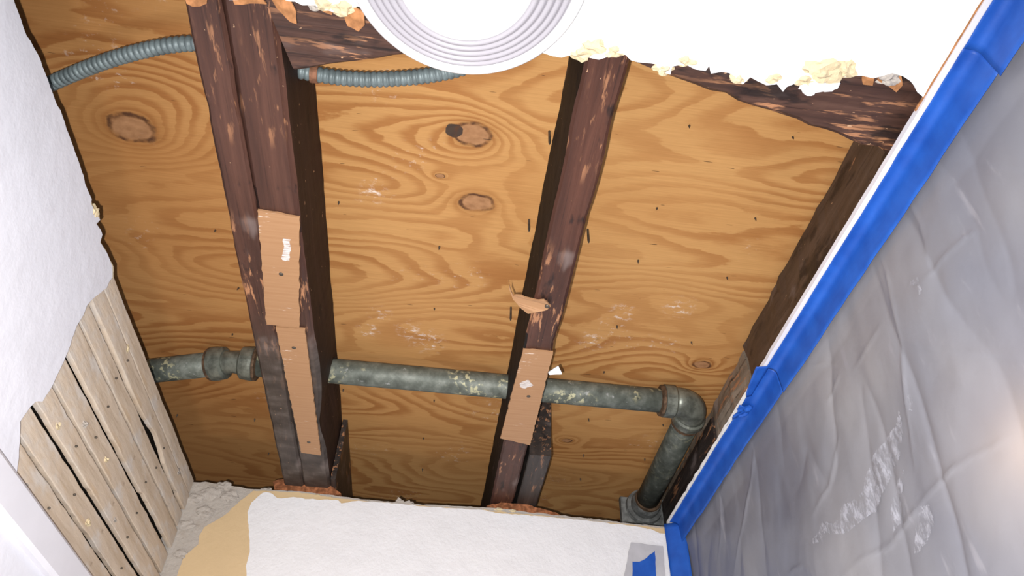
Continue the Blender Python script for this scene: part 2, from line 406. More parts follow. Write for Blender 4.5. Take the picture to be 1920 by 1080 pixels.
def drill(o, cutters):
    """cut holes: cutters = list of (path, radius)"""
    for path, r in cutters:
        V, Fc = tube_mesh(path, r, 20); c = link('cutter', V, Fc, M['dark'])
        md = o.modifiers.new('hole', 'BOOLEAN'); md.operation = 'DIFFERENCE'; md.solver = 'EXACT'; md.object = c
        bpy.context.view_layer.update()
        me = bpy.data.meshes.new_from_object(o.evaluated_get(bpy.context.evaluated_depsgraph_get()))
        o.modifiers.clear(); old = o.data; o.data = me; me.name = o.name; bpy.data.meshes.remove(old)
        cm = c.data; bpy.data.objects.remove(c); bpy.data.meshes.remove(cm)
    return o
def lump(name, c, r, m, parent=None, seed=0.0, flat=.6, sub=3):
    bm = bmesh.new(); bmesh.ops.create_icosphere(bm, subdivisions=sub, radius=1)
    V = []
    for v in bm.verts:
        k = 1 + .55 * nz(v.co, 1.4, seed) + .25 * nz(v.co, 3.5, seed)
        V.append(Vector(c) + Vector((v.co.x * r[0] * k, v.co.y * r[1] * k, v.co.z * r[2] * k)))
    Fc = [tuple(v.index for v in f.verts) for f in bm.faces]; bm.free()
    return link(name, V, Fc, M[m], parent)

# ------------------------------------------------------------------ setting: ceiling with the ragged hole
EDGE = [(1735, 185), (1720, 173), (1707, 152), (1693, 143), (1673, 137), (1653, 143), (1637, 147), (1617, 142), (1600, 142), (1560, 146), (1520, 152), (1490, 157), (1475, 163), (1468, 172), (1457, 158), (1437, 160), (1420, 152), (1407, 145), (1393, 158), (1377, 142), (1353, 135), (1333, 138), (1330, 123), (1323, 133), (1303, 130), (1290, 123), (1260, 125), (1257, 140), (1237, 133), (1230, 120), (1183, 113), (1173, 103), (1153, 97), (1123, 112), (1100, 107), (1073, 102), (1053, 108), (1020, 100), (960, 80), (850, 58), (740, 32), (690, 16), (670, 12), (650, 17), (633, 25), (607, 17), (587, 10), (567, 10), (553, 3), (540, 2), (520, -6), (430, 0), (400, -10), (345, -14), (250, -30), (30, -52)]
ed = [at_z(px, py, ZC).xy for px, py in EDGE]
LIP = .5115
cp = [(XW, -1.2), (XR, -1.2), (XR, YB), (LIP + .004, YB)]
lip = []
y = 1.49
while y > .43:
    lip.append(Vector((LIP + .0035 + .0022 * nz((0, y, 0), 45), y))); y -= .012
cp = [Vector(p) for p in cp] + lip + jag(ed, .008, .0016, 1.0, False) + [Vector((XW, ed[-1].y))]
ceiling = tag(slab('ceiling', cp, XY, ZC, ZC + .006, M['ceil'], origin=(0, 0, ZC)), kind='structure', label='white plaster ceiling with a ragged edge around the opened hole')
# crumbs of broken plaster and torn backing along the edge (parts of the ceiling)
for i, (px, py, r, m) in enumerate([(1090, 100, .011, 'cream'), (1112, 88, .013, 'cream'), (1150, 97, .010, 'cream'), (1243, 131, .009, 'cream'), (1388, 148, .009, 'cream'), (1450, 148, .010, 'cream'), (1520, 165, .010, 'ceil'), (1551, 158, .012, 'ceil'), (1545, 132, .020, 'cream'), (1585, 130, .014, 'cream'), (1505, 152, .010, 'cream'), (1668, 150, .011, 'mortar'), (1286, 114, .010, 'cream'), (1130, 84, .009, 'cream'), (640, 17, .012, 'cream'), (610, 10, .010, 'cream'), (588, 12, .007, 'mortar')]):
    p = at_z(px, py, ZC); lump('plaster_lump', (p.x, p.y, ZC + .004), (r * 1.2, r * .8, r * .6), m, ceiling, i * 3.1)
def flap(pts, z, dz, m, name, parent, th=.002, seed=0):
    o = jag([at_z(px, py, z).xy for px, py in pts], .006, .0012, seed)
    return slab(name, o, lambda u, v, d: (u, v, d + dz * (v - o[0].y)), z, z + th, M[m], parent)
for i, pts in enumerate([[(540, -6), (556, 22), (557, 44), (545, 40), (520, 16), (505, -8)], [(655, 14), (682, 22), (684, 46), (672, 58), (652, 48), (645, 28)], [(606, 12), (628, 12), (622, 28), (606, 22)], [(432, -12), (486, -10), (500, 8), (470, 6), (440, 8)], [(345, -20), (392, -18), (388, 6), (362, 12), (350, 6)], [(1650, 138), (1690, 142), (1692, 160), (1680, 172), (1664, 160), (1645, 150)], [(1617, 140), (1640, 146), (1636, 160), (1618, 158)]]):
    flap(pts, ZC + .003, -.06, 'orange', 'torn_backing', ceiling, seed=i)

# left wall: painted plaster skin, broken away at the far end
WL = [(12, -40), (33, 20), (50, 67), (70, 100), (90, 150), (103, 187), (117, 217), (133, 263), (150, 310), (163, 353), (172, 373), (171, 383), (188, 412), (181, 420), (192, 440), (188, 455), (200, 473), (211, 500), (211, 520), (200, 540), (183, 553), (163, 573), (157, 590), (143, 613), (132, 647), (120, 677), (100, 720), (80, 753), (67, 753), (57, 763), (38, 790), (37, 830), (33, 873), (28, 912)]
wl = [(lambda p: Vector((p.y, p.z)))(at_x(px, py, XW)) for px, py in WL]
TRZ0, TRZ1 = CAM.z + .380, CAM.z + .427   # white band along the left wall
op = [Vector((-1.2, 0)), Vector((-1.2, ZC + .01))] + jag(wl, .008, .0012, 2.0, False) + [Vector((wl[-1].x, TRZ0 + .01)), Vector((YB, TRZ0 + .01)), Vector((YB, 0))]
V = []
for i in range(30):
    yy = .28 + .15 * i / 29; a = LIP - .0022 + .0012 * nz((0, yy, 0), 60); b = LIP - .0004
    V += [(a, yy, ZC + .001), (a, yy, ZC - .0008), (b, yy, ZC - .0008), (b, yy, ZC + .001)]
link('cracked_seam', V, [(i * 4 + q, i * 4 + (q + 1) % 4, i * 4 + 4 + (q + 1) % 4, i * 4 + 4 + q) for i in range(29) for q in range(4)] + [(0, 1, 2, 3), (119, 118, 117, 116)], M['orange'], ceiling)
wall_left = tag(slab('wall_left', op, YZ, XW, XW - .012, M['white'], origin=(XW, 0, 0)), kind='structure', label='white painted plaster wall on the left, broken off around the laths')
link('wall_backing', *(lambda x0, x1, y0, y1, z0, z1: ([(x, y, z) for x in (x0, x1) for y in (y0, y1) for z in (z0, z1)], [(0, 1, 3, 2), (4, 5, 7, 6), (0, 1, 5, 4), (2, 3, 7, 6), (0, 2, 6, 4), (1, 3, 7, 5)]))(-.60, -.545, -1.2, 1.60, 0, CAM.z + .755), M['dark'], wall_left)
p = at_x(180, 398, XW)
lump('plaster_chip', (XW - .004, p.y, p.z), (.006, .012, .010), 'cream', wall_left, 4)
chip = [(188, 453), (200, 473), (213, 500), (213, 522), (203, 518), (194, 495), (186, 470)]
cc = jag([(lambda q: (q.y, q.z))(at_x(px, py, XW - .003)) for px, py in chip], .006, .001, 5)
slab('plaster_chip', cc, YZ, XW - .003, XW - .012, M['cream'], wall_left)
# grey beige laths
LB = [(.431, .473), (.482, .517), (.5265, .560), (.5680, .606), (.6145, .656), (.6625, .693), (.7000, .733), (.737, .768)]
for i, (a, b) in enumerate(LB):
    y0 = .80 - .012 * (i % 3); y1 = 1.512; n = 60; V = []; Fc = []
    xs = XW - .0125 - .002 * (i % 2)
    def edge(y, e): return .0016 * nz((e * 5, y, i), 22) + .0012 * nz((e, y, i * 3), 70)
    for j in range(n + 1):
        yy = y0 + (y1 - y0) * j / n; skew = .010 * (yy - 1.1) * (.6 if i else 0)
        za, zb = CAM.z + a + skew + edge(yy, 1), CAM.z + b + skew + edge(yy, 2)
        if i == 6: za += .012 * math.exp(-((yy - 1.24) / .06) ** 2)
        if i == 4 and yy > 1.28: za += .004
        zb = min(zb, CAM.z + .770)
        o1 = .0012 * nz((i, yy, 0), 12)
        V += [(xs + o1, yy, za), (xs + o1 + .0006, yy, za + .0015), (xs + o1 + .0006, yy, zb - .0015), (xs + o1, yy, zb), (xs - .007, yy, zb), (xs - .007, yy, za)]
    for j in range(n):
        for q in range(6): Fc.append((j * 6 + q, j * 6 + (q + 1) % 6, (j + 1) * 6 + (q + 1) % 6, (j + 1) * 6 + q))
    Fc += [tuple(range(6)), tuple(n * 6 + q for q in reversed(range(6)))]
    WHERE = ['lowest beige wood lath, just above the white trim on left wall', 'second beige wood lath up from the white trim on left wall', 'third beige wood lath up from the white trim on left wall', 'fourth beige wood lath up from the white trim on left wall', 'fourth beige wood lath down from the plywood on left wall', 'third beige wood lath down from the plywood, below the dark split', 'second beige wood lath down from the plywood, above the dark split', 'topmost pale wood lath on left wall, edging the plywood']
    o = tag(link('wood_lath', V, Fc, M['lath'], smooth=False), WHERE[i], 'lath', 'wood laths bared on the left wall')
    for yy in (1.02, 1.30) if i < 7 else ():
        yy += .06 * nz((i, 3, yy), 3.7); zc = CAM.z + (a + b) / 2 + .006 * nz((i, yy, 1), 9)
        rod('nail_head', (xs - .002, yy, zc), (xs + .0045, yy, zc), [(0, .0015), (.0045, .0019), (.0054, .0012)], 'nail', o, 10)
# plaster keys squeezed between the laths
for i, (px, py, r) in enumerate([(48, 915, .011), (166, 980, .008), (215, 975, .007), (110, 800, .008), (160, 795, .006), (200, 862, .006), (335, 885, .012), (240, 655, .010)]):
    q = at_x(px, py, XW - .012)
    lump('plaster_key', (XW - .015, q.y, q.z), (.005, r, r * .7), 'cream' if i % 2 else 'mortar', wall_left, i * 2.3)
# trim band along left wall
n = 40; V = []; Fc = []
prof = [(XW, TRZ1), (XW + .010, TRZ1), (XW + .012, TRZ1 - .004), (XW + .012, TRZ0 + .006), (XW + .008, TRZ0), (XW, TRZ0)]
for yy in (-1.2, 1.512):
    V += [(x, yy, z) for x, z in prof]
Fc = [(q, (q + 1) % 6, (q + 1) % 6 + 6, q + 6) for q in range(6)] + [tuple(range(6)), tuple(range(11, 5, -1))]
tag(link('trim_1', V, Fc, M['trim']), kind='structure', label='white wooden trim band along the left wall under the laths')

# back wall: grey mortar, tan old paint, white paint on top
TOP = [(366, 905), (385, 903), (410, 907), (440, 912), (470, 917), (510, 919), (560, 921), (600, 926), (640, 931), (700, 938), (742, 941), (747, 932), (757, 941), (768, 938), (772, 944), (800, 946), (860, 949), (905, 951), (960, 955), (1000, 962), (1045, 966), (1080, 970), (1130, 975), (1170, 980), (1237, 987)]
def yzb(px, py, d=0): q = at_y(px, py, YB - d); return Vector((q.x, q.z))
tp = jag([yzb(*p) for p in TOP], .008, .0012, 3, False)
tp[0].x = XW - .04
bo = tp + [Vector((.60, tp[-1].y)), Vector((.60, 0)), Vector((XW - .04, 0))]
wall_back = tag(slab('wall_back', bo, XZ, YB, YB + .03, M['mortar'], origin=(0, YB, 0)), kind='structure', label='back wall of grey mortar under tan and white paint')
YEL = [(330, 1085), (345, 1045), (372, 1022), (374, 1005), (383, 990), (400, 980), (424, 965), (440, 950), (458, 935), (475, 921), (510, 922), (560, 924), (600, 930), (640, 936), (700, 942), (800, 950), (905, 957), (1000, 966), (1100, 977), (1170, 983), (1237, 991)]
ye = jag([yzb(px, py) for px, py in YEL], .007, .0012, 4, False)
slab('old_paint', ye + [Vector((.598, ye[-1].y)), Vector((.598, 0)), Vector((ye[0].x - .03, 0))], XZ, YB - .0025, YB, M['yellow'], wall_back)
WHT = [(462, 1085), (461, 1062), (466, 1043), (468, 1020), (466, 990), (464, 960), (472, 942), (493, 924), (506, 924), (520, 934), (550, 932), (580, 936), (634, 938), (640, 944), (672, 939), (740, 944), (800, 950), (905, 956), (930, 962), (990, 966), (1100, 976), (1170, 984), (1220, 992), (1237, 1000)]
wh = jag([yzb(px, py, .004) for px, py in WHT], .007, .0012, 5, False)
slab('white_paint', wh + [Vector((.596, wh[-1].y)), Vector((.596, 0)), Vector((wh[0].x + .01, 0))], XZ, YB - .0045, YB - .0026, M['back'], wall_back)
for i, (px, py, r) in enumerate([(395, 925, .020), (430, 930, .018), (350, 985, .016), (385, 960, .018), (420, 912, .014), (340, 1040, .014), (365, 935, .016)]):
    q = at_y(px, py, YB); lump('mortar_lump', (q.x, YB - .001, q.z), (r, .005, r * .7), 'mortar', wall_back, 11 + i)
for i, (px, py, r) in enumerate([(935, 956, .012), (960, 958, .010), (905, 954, .008), (590, 928, .012), (620, 934, .009), (750, 938, .007), (770, 942, .006), (1108, 974, .008), (500, 918, .010), (690, 939, .006)]):
    q = at_y(px, py, YB); lump('plaster_crumb', (q.x, YB + .004, q.z), (r * 1.2, .005, r * .45), 'cream' if i < 5 else 'mortar', wall_back, 31 + i)

# rest of the shell: floor, wall behind the lens, room beyond the plastic
def box(name, x0, x1, y0, y1, z0, z1, m, parent=None):
    return link(name, [(x, y, z) for x in (x0, x1) for y in (y0, y1) for z in (z0, z1)], [(0, 1, 3, 2), (4, 5, 7, 6), (0, 1, 5, 4), (2, 3, 7, 6), (0, 2, 6, 4), (1, 3, 7, 5)], M[m], parent)
tag(box('floor', -.7, 1.5, -1.3, 1.7, -.05, 0, 'floor'), kind='structure')
tag(box('wall_front', -.7, 1.5, -1.3, -1.2, 0, ZC, 'room'), kind='structure')
tag(box('wall_right', 1.3, 1.4, -1.2, 1.6, 0, ZC, 'room'), kind='structure')

# ------------------------------------------------------------------ plywood deck
ply = tag(box('plywood_subfloor', -1.1, 1.0, -.5, 2.15, ZP, ZP + .018, 'ply'), 'golden knotty plywood subfloor spanning above the dark joists', 'plywood')
ply.data.transform(Matrix.Translation(Vector(ply.location) - Vector((0, 0, ZP)))); ply.location = (0, 0, ZP)
TIPS = [(1293, 238), (1486, 260), (404, 435), (448, 543), (436, 629), (635, 381), (824, 465), (814, 581), (1232, 393), (1197, 491), (1157, 614), (1133, 700), (1416, 412), (1363, 523), (1296, 644), (478, 788), (504, 852), (644, 733), (794, 824), (792, 882), (333, 780), (814, 753), (1103, 788), (1095, 855), (1088, 900), (1209, 863), (1243, 799)]
for i, (px, py) in enumerate(TIPS):
    q = at_z(px, py - 3, ZP); L = .007 + .003 * random.random(); dx, dy = random.uniform(-.002, .002), random.uniform(-.002, .002)
    rod('nail_tip', (q.x, q.y, ZP + .002), (q.x + dx, q.y + dy, ZP - L), [(0, .0017), (.004, .0017), (L + .001, .0004)], 'nail', ply, 8)
for px, py, L in [(1030, 246, .034), (992, 412, .030), (1102, 430, .034), (958, 576, .034)]:
    q = at_z(px, py, ZP); rod('nail', (q.x, q.y, ZP + .002), (q.x, q.y, ZP - L), [(0, .0019), (L - .004, .0019), (L + .002, .0006)], 'nail', ply, 10)

# ------------------------------------------------------------------ pipe and conduit routes (joists are drilled for them)
HPIPE = .893; ZPI = CAM.z + HPIPE; RP = .0252
PA, PB = Vector((-.66, 1.316, ZPI)), Vector((-.432, 1.241, ZPI))
PC, PD = PB, Vector((.492, 1.238, ZPI))
PE = Vector((.522, 1.72, ZPI - .004))
ZCO = CAM.z + .855
CP = [tuple(at_z(px, py, ZCO).xy) for px, py in [(20, 196), (95, 157), (220, 108), (350, 82), (455, 98), (565, 134), (690, 149), (830, 137), (960, 95), (1040, 60)]]
def spline(pts, z, n):
    out = []; m = len(pts)
    for i in range(m - 1):
        a, b, c, d = (Vector((*pts[max(0, min(m - 1, i + o))], z)) for o in (-1, 0, 1, 2))
        for j in range(n):
            t = j / n; out.append(.5 * ((2 * b) + (c - a) * t + (2 * a - 5 * b + 4 * c - d) * t * t + (3 * b - a - 3 * c + d) * t ** 3))
    return out + [Vector((*pts[-1], z))]
cpath = spline(CP, ZCO, 8)
hole_c = (cpath, .0125); hole_p = ([PB, PB.lerp(PD, .5), PD], .029)

# ------------------------------------------------------------------ joists
def bulge(q, a, z):                       # the pair's right face swells and then caves in around the pipe
    if a > .015 and z < ZP - .004:
        q = q + Vector((.004 * math.exp(-((q.y - 1.10) / .10) ** 2) - .008 * math.exp(-((q.y - 1.27) / .06) ** 2), 0, 0))
    return q
YE = 1.9
o = board('floor_joist', (-.3125, -.4), (-.3120, YE), .0405, ZJ, ZP - .0005, seed=1, m='joist_pair', push=lambda q, a, z: q + Vector((-.002 * (q.y > .745) * (a < -.01), 0, 0)))
drill(o, [hole_c, ([PA + Vector((.1, -.03, 0)), PB, PB + Vector((.3, 0, 0))], .036)])
tag(o, 'outer left board of the doubled dark joist, rough streaked underside', 'joist', 'dark floor joists')
o = board('floor_joist', (-.2615, -.4), (-.2640, YE), .0595, ZJ + .001, ZP - .0005, seed=5, m='joist_pair', push=bulge, ch=.006)
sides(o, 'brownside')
drill(o, [hole_c, hole_p])
tag(o, 'inner right board of the doubled joist, carrying two tan furring strips', 'joist', 'dark floor joists')
o = board('floor_joist', (.1440, -.4), (.1440, YE), .050, ZJ, ZP - .0005, seed=9, push=lambda q, a, z: q + Vector((.0015 * nz((0, q.y, 0), 9), 0, 0)))
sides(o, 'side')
drill(o, [([Vector(p) for p in cpath[-4:]] + [Vector((.2, .36, ZCO))], .016), hole_p])
tag(o, 'single dark reddish joist in the middle of the opening', 'joist', 'dark floor joists')
# right joist with its broken end
def endr(q, a, z):
    t = max(0, (q.y - .98) / .12)
    if t > 0: q = q + Vector((.006 * t * t, 0, .05 * t * t * (1 - (z - ZJ) / (ZP - ZJ))))
    return q
o = board('floor_joist', (.589, .30), (.592, 1.085), .048, ZJ + .002, ZP - .0005, seed=13, m='brown', push=endr, ch=.008, jit=.0035)
tag(o, 'brown joist with a broken end along the blue tape at right', 'joist', 'dark floor joists')
# weathered beam past the broken end
o = board('weathered_beam', (.606, 1.10), (.610, YE), .06, ZJ + .004, ZP - .0005, seed=17, m='raw', ch=.008, jit=.004)
tag(o, 'weathered grey beam end behind the pipe elbow at right', 'beam')
o = board('dark_beam', (.596, 1.30), (.596, YE), .050, ZJ + .006, ZP - .03, seed=19, m='joist_grey', ch=.004)  # shadow beside the pipe is put into this board's dark colour
tag(o, 'beam coloured nearly black for the shade right of the pipe that runs into the back corner', 'beam')
# skewed cross timbers by the ceiling edge
o = board('blocking_board', (-.2320, .449), (.118, .345), .09, ZJ + .001, ZJ + .11, seed=21, m='header', ch=.003)
drill(o, [([Vector(p) for p in cpath[-8:]], .0145)])
tag(o, 'dark cross board between the joists, behind the round light', 'blocking', 'cross timbers along the ceiling edge')
o = board('blocking_board', (.170, .371), (.562, .462), .11, ZJ + .001, ZP - .02, seed=27, m='header', ch=.005, jit=.003)
tag(o, 'charred skewed cross board under the ragged right ceiling edge', 'blocking', 'cross timbers along the ceiling edge')
# sister blocks at the back wall
o = board('sister_board', (-.2270, 1.484), (-.2285, YE), .011, ZJ + .004, ZP - .0005, seed=31, m='joist_grey', ch=.001, jit=.0006)
tag(o, 'short charcoal board wedged right of the doubled joist at back wall', 'board', 'short sister boards at the back wall')
o = board('sister_board', (.1995, 1.309), (.1995, YE), .045, ZJ + .001, ZP - .0005, seed=37, m='joist_grey', ch=.002, jit=.0008)
tag(o, 'sooty board with a square sawn end right of the middle joist', 'board', 'short sister boards at the back wall')

# ------------------------------------------------------------------ tan furring strips on the joists
def strip(px4, label, heads, seed, dz=0.0):
    pts = [at_z(*p, ZJ - .003 - dz).xy for p in px4]
    # left and long edges ragged
    ol = jag([pts[0], pts[1], pts[2], pts[3]], .005, .0009, seed)
    o = tag(slab('furring_strip', ol, XY, ZJ - .004 - dz, ZJ - .0003 - dz, M['tan']), label, 'strip', 'tan furring strips nailed under the joists')
    for h in heads:
        q = at_z(*h, ZJ - .004 - dz); rod('nail_head', (q.x, q.y, ZJ - .003 - dz), (q.x, q.y, ZJ - .006 - dz), [(0, .0035), (.0015, .0036), (.0022, .0024)], 'plug', o, 14)
    return o
S1 = strip([(483, 394), (562, 407), (561, 614), (500, 608)], 'upper tan strip under the doubled joist, marked with white scrapes', [(527, 514)], 1)
strip([(517, 613), (572, 617), (602, 853), (565, 848)], 'lower tan strip under the doubled joist, narrow and tilted', [(551, 652), (579, 829)], 2)
S3 = strip([(981, 655), (1037, 660), (994, 834), (938, 821)], 'tan strip under the middle joist below the pipe', [(991, 743)], 3)
for ob, quad in ((S1, [(531, 447), (545, 449), (543, 488), (530, 487)]), (S3, [(976, 717), (990, 712), (1000, 722), (985, 728), (974, 725)])):
    g = jag([at_z(px, py, ZJ - .004).xy for px, py in quad], .003, .0016, 15)
    slab('paint_scrape', g, XY, ZJ - .0046, ZJ - .0041, M['scrape'], ob)
# torn veneer sliver on the middle joist
sl = [(953, 540), (957, 556), (962, 566), (978, 562), (994, 565), (1020, 562), (1033, 573), (1026, 580), (1004, 585), (990, 591), (974, 583), (962, 573), (954, 556)]
so = jag([at_z(*p, ZJ - .005).xy for p in sl], .004, .0006, 8)
o = tag(slab('wood_sliver', so, lambda u, v, d: (u, v, d + max(0, .125 - u) * .35), ZJ - .006, ZJ - .003, M['tan']), 'torn curled wood sliver hanging on the middle joist', 'sliver')
q = at_z(1026, 575, ZJ - .006); rod('nail_head', (q.x, q.y, ZJ - .003), (q.x, q.y, ZJ - .008), [(0, .004), (.003, .004), (.0042, .0026)], 'plug', o, 14)
# scrap of white paper above the pipe
q = [at_z(*p, ZJ - .002).xy for p in [(1028, 704), (1047, 692), (1054, 707), (1030, 708)]]
tag(slab('paper_scrap', jag(q, .004, .0006, 9), XY, ZJ + .004, ZJ + .0055, M['ceil']), 'small white scrap stuck beside the tan strip on middle joist', 'scrap')
# brown crumbly packing where the joists meet the back wall
def packing(pts, label, seed):
    V = [(lambda p: Vector((p.x, p.z)))(at_y(px, py, YB + .012)) for px, py in pts]
    tag(slab('wood_packing', jag(V, .006, .0015, seed), XZ, YB + .006, YB + .035, M['rust']), label, 'packing', 'crumbling wood packing on the back wall top')
packing([(512, 906), (540, 898), (575, 900), (590, 905), (612, 908), (640, 928), (622, 934), (590, 930), (540, 922), (515, 920)], 'rusty brown packing under the end of the doubled joist', 11)
packing([(912, 950), (940, 944), (985, 948), (1012, 955), (1030, 960), (1062, 972), (1010, 968), (985, 966), (940, 958), (915, 956)], 'rusty brown packing under the end of the middle joist', 12)

# ------------------------------------------------------------------ galvanised waste pipe
pipe = tag(empty('drain_pipe', (PB.x, PB.y, ZPI - RP)), 'corroded grey steel drain pipe running through the joists to an elbow', 'pipe')
tube('pipe_run', [PA, PA.lerp(PB, .5), PA.lerp(PB, .87)], RP, 'pipe', pipe, 32)
tube('pipe_run', [PB + (PD - PB) * .03 + (PD - PB) * t * .965 for t in (0, .25, .5, .75, 1)], RP, 'pipe', pipe, 32)
u1 = (PA - PB).normalized(); u2 = (PD - PB).normalized()
cpl = tube('bend_fitting', [PB + u1 * .050, PB + u1 * .020, PB, PB + u2 * .020, PB + u2 * .042], [.030, .0245, .0222, .0245, .030], 'fitting', pipe, 32)
for u in (u1, u2):
    b_ = rod('collar', PB + u * .014, PB + u * .05, [(0, .027), (.004, .0325), (.022, .0345), (.028, .0345), (.030, .031)], 'fitting', cpl, 32)
    rod('rusted_rim', PB + u * .042, PB + u * .06, [(0, .030), (.001, .0338), (.006, .0338), (.008, .026)], 'rustring', cpl, 32)
# elbow
ec = Vector((.516, 1.238, ZPI)); vy = (PE - Vector((.516, 1.30, ZPI))).normalized()
arc = [Vector((.466, 1.238, ZPI))]
for i in range(9):
    t = math.pi / 2 * i / 8; arc.append(Vector((.480 + .037 * math.sin(t), 1.275 - .037 * math.cos(t), ZPI)))
arc.append(arc[-1] + Vector((.0005, .012, 0)))
elb = tube('elbow', arc, [.0295] + [.0305] * 9 + [.0305], 'fitting', pipe, 32)
rod('collar', (.446, 1.238, ZPI), (.5, 1.238, ZPI), [(0, .029), (.001, .0345), (.022, .0345), (.026, .031)], 'fitting', elb, 32)
rod('rusted_rim', (.438, 1.238, ZPI), (.5, 1.238, ZPI), [(0, .026), (.002, .0325), (.008, .0325), (.009, .029)], 'rustring', elb, 32)
rod('collar', arc[-1] + Vector((0, -.006, 0)), arc[-1] + Vector((0, .1, 0)), [(0, .031), (.004, .0345), (.020, .0345), (.021, .0285)], 'fitting', elb, 32)
rod('rusted_rim', arc[-1] + Vector((0, .015, 0)), arc[-1] + Vector((0, .1, 0)), [(0, .030), (.001, .0315), (.012, .0315), (.014, .026)], 'rustring', elb, 32)
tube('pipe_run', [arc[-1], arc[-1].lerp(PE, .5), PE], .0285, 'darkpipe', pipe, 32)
fb = Vector((.523, 1.655, ZPI - .004))
fl_ = rod('flange', fb, fb + Vector((0, 1, 0)), [(0, .024), (.0, .034), (.012, .0365), (.030, .0365), (.032, .045), (.045, .047), (.046, .02)], 'flange', pipe, 32)
rod('rusted_rim', fb - Vector((0, .008, 0)), fb + Vector((0, 1, 0)), [(0, .024), (.001, .0325), (.008, .0335), (.010, .026)], 'rustring', fl_, 32)
V, Fc = board_mesh((.465, 1.708), (.588, 1.708), .018, ZPI - .062, ZPI + .025, ch=.006, seed=3)
link('flange_plate', V, Fc, M['flange'], fl_)

# ------------------------------------------------------------------ flexible steel conduit
fine = spline(CP, ZCO, 60); L = [0]
for a, b in zip(fine, fine[1:]): L.append(L[-1] + (b - a).length)
tot = L[-1]; n = 900; pts = []; k = 0
for i in range(n + 1):
    s = tot * i / n
    while k < len(L) - 2 and L[k + 1] < s: k += 1
    pts.append(fine[k].lerp(fine[k + 1], (s - L[k]) / max(1e-9, L[k + 1] - L[k])))
rad = [.0082 + .0021 * abs(math.sin(math.pi * tot * i / n / .0078)) ** .8 for i in range(n + 1)]
conduit = tag(tube('flexible_conduit', pts, rad, 'conduit', seg=20), 'grey ribbed flexible steel conduit crossing the doubled joist near the ceiling edge', 'conduit')
sp_ = at_z(590, 139, ZCO)
rod('strap', sp_ - Vector((.005, 0, 0)), sp_ + Vector((.1, 0, 0)), [(0, .0100), (.0002, .0116), (.0098, .0116), (.010, .0100)], 'strap', conduit, 24)

# ------------------------------------------------------------------ round ceiling light
lc = at_z(876, -67, ZC - .037); LC = (lc.x, lc.y, ZC)
lamp = tag(empty('ceiling_light', (LC[0], LC[1], ZC - .075)), 'round white ribbed ceiling light at the edge of the opening', 'light')
lathe('canopy', LC, [(.02, .001), (.095, .001), (.100, -.012), (.100, -.030), (.098, -.034), (.02, -.034)], 'lamp', lamp)
RO = .1215
lathe('rim', LC, [(.112, -.022), (RO - .002, -.023), (RO, -.026), (RO, -.034), (RO - .003, -.038), (.112, -.040), (.108, -.036), (.108, -.026)], 'lamp', lamp)
pr = [(.03, -.036), (.1095, -.036)]
nr = 5; r0, z0, r1, z1 = .1085, -.0395, .068, -.060
for i in range(nr):
    ra = r0 + (r1 - r0) * i / nr; rb = r0 + (r1 - r0) * (i + 1) / nr; za = z0 + (z1 - z0) * i / nr; zb = z0 + (z1 - z0) * (i + 1) / nr
    for t in (0, .15, .35, .55, .75, .9):
        pr.append((ra + (rb - ra) * t, za + (zb - za) * t - .0028 * math.sin(math.pi * min(1, t / .9)) ** .8))
pr += [(r1, z1), (.0645, -.058), (.03, -.058)]
pd_ = [(.03, -.0585), (.0675, -.0585), (.0675, -.061), (.065, -.063), (.060, -.0645), (.045, -.066), (.025, -.067), (.004, -.0675)]
lathe('ribbed_lens', LC, pr, 'diff', lamp)
lathe('diffuser', LC, pd_, 'lamp', lamp)

# ------------------------------------------------------------------ white bead, blue tape and plastic sheet at right
V = []; ys = [-.95 + 1.885 * i / 80 for i in range(81)]
for yy in ys:
    j = .0012 * nz((0, yy, 0), 40); w0 = LIP + j * (yy > .45); w1 = LIP + .012
    V += [(w0, yy, ZC + .004), (w0, yy, ZC - .004), (w1, yy, ZC - .004), (w1, yy, ZC + .004)]
Fc = [(i * 4 + q, i * 4 + (q + 1) % 4, (i + 1) * 4 + (q + 1) % 4, (i + 1) * 4 + q) for i in range(80) for q in range(4)] + [(0, 1, 2, 3), (323, 322, 321, 320)]
tag(link('trim_2', V, Fc, M['trim']), kind='structure', label='thin white edge bead between the hole and the blue tape')
def ribbon(name, rows, m, parent=None, th=.0006):
    """rows = list of cross-sections (lists of points); thin closed sheet"""
    n, c = len(rows), len(rows[0]); V = [Vector(p) for r in rows for p in r]; N = []
    for i in range(n):
        for j in range(c):
            a = V[min(n - 1, i + 1) * c + j] - V[max(0, i - 1) * c + j]; b = V[i * c + min(c - 1, j + 1)] - V[i * c + max(0, j - 1)]
            q = a.cross(b); N.append(q.normalized() if q.length > 0 else Vector((0, 0, 1)))
    W_ = V + [v + nn * th for v, nn in zip(V, N)]; o = n * c; Fc = []
    for i in range(n - 1):
        for j in range(c - 1):
            q = (i * c + j, i * c + j + 1, (i + 1) * c + j + 1, (i + 1) * c + j); Fc += [q, tuple(x + o for x in reversed(q))]
    for i in range(n - 1):
        for j in (0, c - 1): Fc.append((i * c + j, (i + 1) * c + j, (i + 1) * c + j + o, i * c + j + o))
    for j in range(c - 1):
        for i in (0, n - 1): Fc.append((i * c + j, i * c + j + 1, i * c + j + 1 + o, i * c + j + o))
    ob = link(name, W_, Fc, m, parent)
    for p in ob.data.polygons: p.use_smooth = True
    return ob
